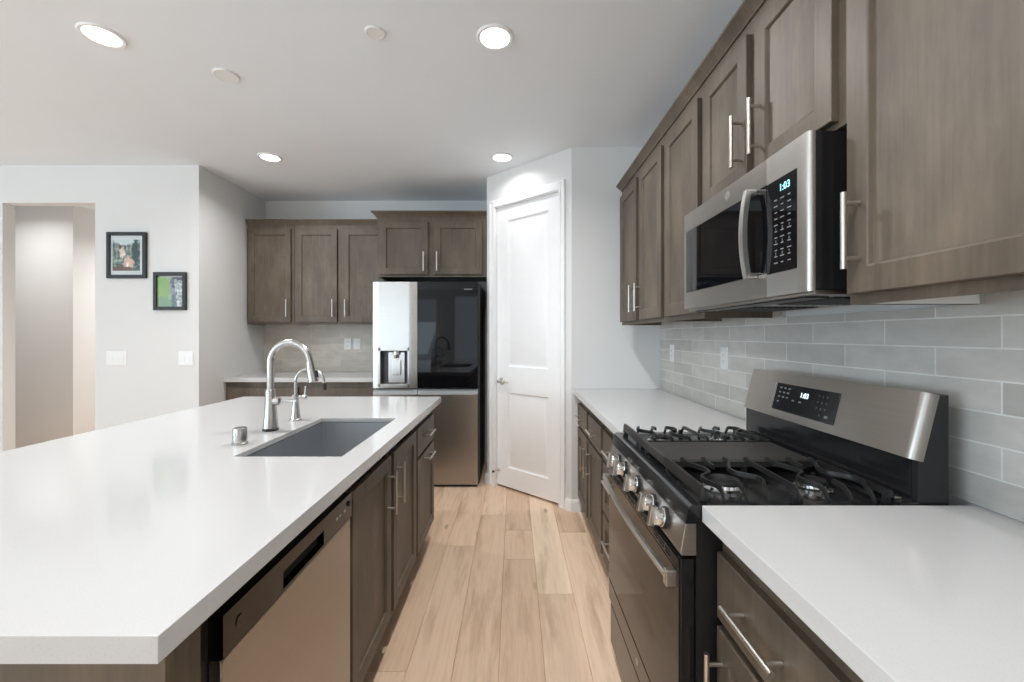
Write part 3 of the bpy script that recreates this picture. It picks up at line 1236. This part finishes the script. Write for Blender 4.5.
grate(1.264, RY0 + .014)
grate(1.500, RY1 - .012)
b = MB()
b.box(.472, .898, 1.272, 1.492, .930, .940, .004)
b.box(.446, .458, 1.264, 1.500, .924, .953, .003)
b.box(.458, .474, 1.30, 1.464, .930, .938)
for x in (.49, .885):
    for y in (1.285, 1.48):
        b.box(x - .008, x + .008, y - .008, y + .008, .9065, .932)
b.build('griddle', 'griddle', rg)
for x, y, r in ((.560, 1.135, .044), (.795, 1.135, .036), (.560, 1.628, .036), (.795, 1.628, .032)):
    b = MB()
    b.lathe((x, y, .9062), [(r + .012, 0), (r + .012, .004), (r + .002, .008), (r, .016), (r - .01, .017)])
    bn = b.build('burner', 'chrome', rg)
    b = MB()
    b.lathe((x, y, .9225), [(r - .004, 0), (r - .002, .003), (r - .004, .008), (r - .012, .010), (.003, .010)])
    b.build('cap', 'black_matte', bn)
# backguard
b = MB()
b.extrude([(.957, RY0 + .003, .900), (.957, RY0 + .003, 1.035), (1.0, RY0 + .003, 1.168), (1.030, RY0 + .003, 1.172), (1.030, RY0 + .003, .900)], (0, RY1 - RY0 - .006, 0), .002)
bgd = b.build('backguard', 'black_matte', rg)
b = MB()
b.box(.9535, .958, RY0 + .02, RY1 - .004, .921, 1.020, .0015)
b.build('riser', 'black', bgd)
sv = (Vector((.979, 0, 1.178)) - Vector((.9395, 0, 1.020)))
SLn = sv.length
sv.normalize()
fn = Vector((-sv.z, 0, sv.x))


def slope(u, n, v):
    return Vector((.9395, u, 1.020)) + sv * v + fn * n


b = MB(slope)
ya, yb, rc = RY0 + .001, RY1 + .001, .020
pts = [(ya, -.028, 0)]
for i in range(7):
    a_ = PI / 2 * i / 6
    pts.append((ya + rc - rc * math.cos(a_), -rc + rc * math.sin(a_), 0))
for i in range(7):
    a_ = PI / 2 * i / 6
    pts.append((yb - rc + rc * math.sin(a_), -rc + rc * math.cos(a_), 0))
pts.append((yb, -.028, 0))
b.extrude(pts, sv * SLn)
fp = b.build('face_panel', 'steel', rg)
# display let into the sloped face
b = MB(slope)
b.rects(1.258, 1.560, .026, .124, [(0, -.001), (0, .0012), (.002, .0022), (.003, .0022)])
dsq = b.build('display', 'black', rg)
b = MB(slope)
b.box(1.558, 1.567, -.001, .003, .026, .124, .0012)
b.build('bezel_edge', 'chrome', dsq)
rotS = Matrix((Vector((0, -1, 0)), sv, fn)).transposed().to_euler()
P = slope(1.405, .0026, .094)
text('clock_digits', '1:03', .024, P, rotS, 'digit', dsq)
for txt, u, v in (('1', 1.482, .104), ('2', 1.464, .104), ('3', 1.446, .104), ('4', 1.482, .084), ('5', 1.464, .084), ('6', 1.446, .084),
                  ('7', 1.482, .064), ('8', 1.464, .064), ('9', 1.446, .064), ('0', 1.464, .044)):
    P = slope(u - .142, .0024, v)
    text('key_legend', txt, .0095, P, rotS, 'legend', dsq, thick=.0002)
kl = MB(slope)
for r_, v in enumerate((.108, .092, .076, .058)):
    for u in ((1.530, 1.508, 1.486), (1.532, 1.510, 1.488), (1.532, 1.510, 1.488), (1.533,))[r_]:
        kl.box(u - .0055, u + .0055, .0021, .0026, v - .0028, v + .0028)
for u in (1.455, 1.420):
    kl.box(u - .006, u + .006, .0021, .0026, .068, .073)
kl.box(1.286, 1.300, .0021, .0026, .040, .048)
kl.build('key_mark', 'legend', dsq)

# ------------------------------------------------------------------ over-the-range microwave
MY0, MY1, MZ0, MZ1 = .994, 1.722, 1.413, 1.794
MX = .690
mw = thing('microwave', 'stainless over-the-range microwave hung above the gas range', 'microwave', (.88, (MY0 + MY1) / 2, MZ0))
b = MB()
b.box(.706, 1.085, MY0 + .002, 1.7105, MZ0 + .008, MZ1 - .001)
b.build('case', 'black', mw)
YS = 1.160
wy0, wy1, wz0, wz1 = 1.170, 1.702, 1.482, 1.724
b = MB()
b.box(MX, .7055, YS + .0008, MY1, MZ0 + .004, wz0, .0012)
b.box(MX, .7055, YS + .0008, MY1, wz1, MZ1, .0012)
b.box(MX, .7055, wy1, MY1, wz0, wz1)
b.box(MX + .004, .7055, YS + .0008, wy0, wz0, wz1)
md = b.build('door', 'steel', mw)
b = MB()
b.box(MX - .001, .705, YS + .001, wy1 - .001, wz0 + .001, wz1 - .001, .001)
b.build('window', 'black_glass', md)
b = MB()
hp = []
for i in range(15):
    s_ = i / 14
    hp.append((.652 + .014 * (2 * s_ - 1) ** 2, 1.213, 1.474 + .252 * s_))
rr_ = []
bm_ = b.bm
for x, y, z in hp:
    rr_.append([bm_.verts.new(v) for v in ((x - .006, y - .010, z), (x - .008, y, z), (x - .006, y + .010, z), (x + .008, y + .010, z), (x + .008, y - .010, z))])
for a, c in zip(rr_, rr_[1:]):
    for k_ in range(5):
        bm_.faces.new((a[k_], a[(k_ + 1) % 5], c[(k_ + 1) % 5], c[k_]))
bm_.faces.new(rr_[0])
bm_.faces.new(rr_[-1])
b.box(.662, MX, 1.202, 1.224, 1.474, 1.490, .003)
b.box(.662, MX, 1.202, 1.224, 1.710, 1.726, .003)
b.build('handle', 'steel_light', md)
b = MB()
b.lathe((MX, 1.372, 1.762), [(.0145, 0), (.0145, .0014), (.0125, .0018), (.012, .0010), (.003, .0010)], (-1, 0, 0), 28)
b.build('badge', 'steel_light', md)
# control side: steel surround with rounded near edge
b = MB()
kz0, kz1, ky0 = 1.477, 1.722, 1.036
b.box(MX, .7055, ky0, YS - .0008, MZ0 + .004, kz0)
b.box(MX, .7055, ky0, YS - .0008, kz1, MZ1)
arc = [(ky0, .7055), (ky0, MX), (MY0 + .010, MX)]
for i in range(1, 7):
    a = PI / 2 * i / 6
    arc.append((MY0 + .010 - .010 * math.sin(a), MX + .012 - .012 * math.cos(a)))
arc.append((MY0, .7055))
b.extrude([(x, y, MZ0 + .004) for y, x in arc], (0, 0, MZ1 - MZ0 - .004))
cs_ = b.build('control_surround', 'steel_light', mw)
b = MB()
b.box(MX - .001, .705, ky0 + .0005, YS - .001, kz0 + .0005, kz1 - .0005, .001)
pn = b.build('control_panel', 'black_glass', mw)
rotM = Matrix((Vector((0, -1, 0)), Vector((0, 0, 1)), Vector((-1, 0, 0)))).transposed().to_euler()
text('clock_digits', '1:03', .026, (MX - .0014, 1.082, 1.694), rotM, 'digit_cyan', pn)
km = MB()
for r_ in range(11):
    z = 1.668 - r_ * .0165
    for c_, y in enumerate((1.118, 1.092, 1.064)):
        wd = (.006, .008, .005)[(r_ + c_) % 3]
        km.box(MX - .0014, MX - .0008, y - wd, y + wd, z - .0013, z + .0013)
km.build('key_mark', 'legend', pn)
for i, ch in enumerate('123456789'):
    text('key_legend', ch, .010, (MX - .0014, 1.118 - (i % 3) * .027, 1.592 - (i // 3) * .033), rotM, 'legend', pn, thick=.0002)
# underside: steel lip, filter and lamp
b = MB()
b.box(.706, 1.07, MY0 + .004, 1.709, MZ0 - .004, MZ0 + .008, .002)
ub = b.build('underside', 'steel', mw)
for y0, y1 in ((MY0 + .06, MY0 + .30), (MY1 - .30, MY1 - .06)):
    b = MB()
    b.box(.80, 1.02, y0, y1, MZ0 - .007, MZ0 - .003)
    for i in range(9):
        b.box(.805 + i * .024, .815 + i * .024, y0 + .006, y1 - .006, MZ0 - .009, MZ0 - .007)
    b.build('filter', 'black_matte', ub)
b = MB()
b.box(.715, .775, MY0 + .05, MY1 - .05, MZ0 - .008, MZ0 - .004, .001)
b.build('vent_grille', 'black_matte', ub)

# ------------------------------------------------------------------ wall plates
def plate(f, u, v, gangs, kind, label, cat, w1=.046, base=.028):
    wd = base + w1 * gangs
    ht = .118
    nm = 'wall_outlet' if kind == 'outlet' else 'light_switch'
    root = thing(nm, label, cat, f(u, 0, v - ht / 2), None)
    b = MB(f)
    b.rects(u - wd / 2, u + wd / 2, v - ht / 2, v + ht / 2, [(0, .0003), (0, .004), (.003, .006), (.004, .006)])
    b.build('cover_plate', 'plate', root)
    for g_ in range(gangs):
        c = u + (g_ - (gangs - 1) / 2) * w1
        b = MB(f)
        if kind == 'outlet':
            b.box(c - .0165, c + .0165, .0055, .0075, v - .0335, v + .0335, .001)
            p = b.build('receptacle', 'plate', root)
            for s_ in (-.018, .018):
                b = MB(f)
                b.box(c - .0075, c - .0055, .0074, .0078, v + s_ - .002, v + s_ + .006)
                b.box(c + .0055, c + .0075, .0074, .0078, v + s_ - .002, v + s_ + .005)
                b.box(c - .002, c + .002, .0074, .0078, v + s_ - .010, v + s_ - .006)
                b.build('slot', 'hole', p)
        else:
            b.extrude([(c - .0165, .0055, v - .0335), (c - .0165, .0095, v - .0335), (c - .0165, .0065, v + .0335), (c - .0165, .0055, v + .0335)],
                      f(c + .0165, 0, v) - f(c - .0165, 0, v), .0008)
            b.build('rocker', 'plate', root)
    return root


FT = face_minus_x(TX)
plate(FT, 2.920, 1.190, 1, 'outlet', 'white outlet plate on the tile nearest the far corner', 'outlet')
plate(FT, 2.195, 1.195, 1, 'outlet', 'white outlet plate on the tile just left of the range', 'outlet')
FBk = face_minus_y(YB - .011)
plate(FBk, -1.722, 1.222, 1, 'outlet', 'left of two outlet plates on the back tile beside the refrigerator', 'outlet')
plate(FBk, -1.625, 1.222, 1, 'switch', 'right of two plates on the back tile, closest to the refrigerator', 'switch')
FL = face_minus_y(YL)
plate(FL, -3.262, 1.122, 3, 'switch', 'wide white three-gang switch plate under the blossom picture', 'switch')
plate(FL, -2.694, 1.122, 2, 'switch', 'white two-gang switch plate near the wall corner', 'switch')


# ------------------------------------------------------------------ framed pictures
def print_mat(name, uvw, blobs, base_stops, nscale):
    """Printed photograph: soft colour regions in the object's own plane (u 0..1, v 0..1)."""
    t = NT(name)
    g = t.add('ShaderNodeNewGeometry')
    mp = t.add('ShaderNodeMapping')
    (u0, u1, v0, v1) = uvw
    mp.inputs['Location'].default_value = (-u0 / (u1 - u0), 0, -v0 / (v1 - v0))
    mp.inputs['Scale'].default_value = (1 / (u1 - u0), 0, 1 / (v1 - v0))
    t.link(g.outputs['Position'], mp.inputs['Vector'])
    vec = mp.outputs[0]
    wob = t.add('ShaderNodeTexNoise')
    wob.inputs['Scale'].default_value = nscale
    wob.inputs['Detail'].default_value = 4
    t.link(vec, wob.inputs['Vector'])
    dsp = t.add('ShaderNodeVectorMath', operation='MULTIPLY_ADD')
    dsp.inputs[1].default_value = (.30, 0, .30)
    t.link(wob.outputs['Color'], dsp.inputs[0])
    t.link(vec, dsp.inputs[2])
    col = t.ramp(wob.outputs['Fac'], base_stops)
    for (cu, cv, ru, rv, c_) in blobs:
        sub = t.add('ShaderNodeVectorMath', operation='SUBTRACT')
        sub.inputs[1].default_value = (cu + .15, 0, cv + .15)
        t.link(dsp.outputs[0], sub.inputs[0])
        sc_ = t.add('ShaderNodeVectorMath', operation='MULTIPLY')
        sc_.inputs[1].default_value = (1 / ru, 0, 1 / rv)
        t.link(sub.outputs[0], sc_.inputs[0])
        ln = t.add('ShaderNodeVectorMath', operation='LENGTH')
        t.link(sc_.outputs[0], ln.inputs[0])
        mr = t.add('ShaderNodeMapRange')
        mr.inputs['From Min'].default_value = .8
        mr.inputs['From Max'].default_value = 1.15
        mr.inputs['To Min'].default_value = 1
        mr.inputs['To Max'].default_value = 0
        t.link(ln.outputs['Value'], mr.inputs['Value'])
        col = t.mix(mr.outputs['Result'], col, c_)
    t.link(col, t.b.inputs['Base Color'])
    t.set(Roughness=.3)
    return t.m


def picture(u0, u1, v0, v1, bw, matw, mat_print, label, mats):
    root = thing('framed_picture', label, 'picture', (u0 * .5 + u1 * .5, YL, v0), 'framed pictures on the left wall')
    b = MB(FL)
    t_ = .022
    b.box(u0, u1, .0005, t_, v0, v0 + bw, .002)
    b.box(u0, u1, .0005, t_, v1 - bw, v1, .002)
    b.box(u0, u0 + bw, .0005, t_, v0 + bw, v1 - bw, .002)
    b.box(u1 - bw, u1, .0005, t_, v0 + bw, v1 - bw, .002)
    b.build('frame', 'frame', root)
    if matw:
        b = MB(FL)
        b.box(u0 + bw, u1 - bw, .001, .010, v0 + bw, v1 - bw)
        b.build('mat_board', 'paper', root)
    i0, i1, i2, i3 = u0 + bw + mats[0], u1 - bw - mats[1], v0 + bw + mats[2], v1 - bw - mats[3]
    b = MB(FL)
    b.box(i0, i1, .001, .0115, i2, i3)
    m = mat_print((i0, i1, i2, i3))
    b.build('print', m, root)


picture(-3.330, -3.008, 1.778, 2.156, .028, True,
        lambda r: print_mat('blossom_print', r, [
            (.5, .97, .55, .14, srgb(190, 205, 205)), (.85, .6, .13, .5, srgb(30, 55, 52)), (.35, .62, .10, .13, srgb(208, 186, 170)),
            (.30, .78, .07, .07, srgb(90, 45, 40)), (.36, .50, .09, .07, srgb(225, 205, 195)), (.60, .27, .17, .16, srgb(205, 172, 150)),
            (.56, .2, .05, .07, srgb(235, 225, 220)), (.3, .04, .5, .12, srgb(96, 62, 48))],
            [(.35, srgb(34, 58, 56)), (.5, srgb(98, 118, 110)), (.65, srgb(170, 168, 156))], 8),
        'larger black framed picture of blossom with a white mat, upper left on the wall', (.016, .026, .034, .034))
picture(-2.948, -2.682, 1.518, 1.828, .028, False,
        lambda r: print_mat('garden_print', r, [
            (.18, .6, .42, .55, srgb(122, 158, 82)), (.2, .12, .4, .22, srgb(110, 140, 100)), (.62, .62, .13, .22, srgb(130, 130, 140)),
            (.62, .84, .10, .10, srgb(92, 88, 104)), (.62, .70, .05, .07, srgb(60, 50, 75)), (.66, .18, .10, .28, srgb(70, 92, 90)),
            (.9, .97, .35, .08, srgb(50, 52, 66))],
            [(.35, srgb(90, 104, 104)), (.5, srgb(158, 168, 168)), (.65, srgb(206, 212, 210))], 10),
        'smaller black framed picture of a green garden, lower right on the wall', (0, .006, 0, .012))


# ------------------------------------------------------------------ ceiling fittings
def can_light(x, y, label, power=13):
    r = thing('ceiling_light', label, 'ceiling light', (x, y, CZ - .004), 'recessed ceiling lights')
    b = MB()
    b.lathe((x, y, CZ - .0005), [(.087, 0), (.087, -.004), (.082, -.009), (.070, -.008), (.067, -.003), (.067, 0)], seg=40)
    b.build('trim_ring', 'trim', r)
    b = MB()
    b.lathe((x, y, CZ - .0008), [(.067, 0), (.0665, -.005), (.05, -.0062), (.003, -.0065)], seg=40)
    b.build('lens', 'lens', r)
    d = bpy.data.lights.new('lamp', 'AREA')
    d.shape = 'DISK'
    d.size = .13
    d.spread = 2.65
    d.energy = power
    d.color = (.99, .985, .98)
    lo_ = bpy.data.objects.new('lamp', d)
    COL.objects.link(lo_)
    lo_.parent = r
    lo_.location = (0, 0, -.010)


can_light(-1.917, 1.978, 'recessed ceiling light at the top left, nearest the hall opening')
can_light(-.089, 1.990, 'recessed ceiling light high over the aisle, largest in the middle', 15)
can_light(-1.914, 3.333, 'recessed ceiling light in front of the back left wall cabinets', 9)
can_light(-.094, 3.333, 'recessed ceiling light just in front of the pantry door', 2.0)
for x, y, lab in ((-1.917, .3, 'unseen fill light added over the island behind the camera line'), (-.089, .3, 'unseen fill light added over the aisle above the camera'),
                  (-4.6, -1.5, 'unseen fill light added on the left of the great room'), (-2.0, -2.6, 'unseen fill light added in the middle of the great room'),  # lamps out of view, added as fill above and behind the camera
                  (-5.0, 3.98, 'unseen fill light added in the hall beyond the opening'),
                  (-3.7, 5.3, 'unseen fill light added deep in the hall')):  # both hall lamps are hidden, added to brighten the hall walls
    can_light(x, y, lab, (28 if y > 5 else 7) if y > 3.5 else 13 if y < 0 else (15 if x > -1 else 4))
for x, y, r, lab in ((-1.546, 2.282, .062, 'larger round white ceiling speaker cover left of centre'), (-.640, 1.958, .045, 'small round white sprinkler cover near the top centre of the ceiling')):
    b = MB()
    b.lathe((x, y, CZ - .0005), [(r, 0), (r, -.006), (r - .004, -.009), (r - .010, -.009), (r - .012, -.0075), (.003, -.0075)], seg=36)
    tag(b.build('ceiling_cover', 'plate'), lab, 'cover')
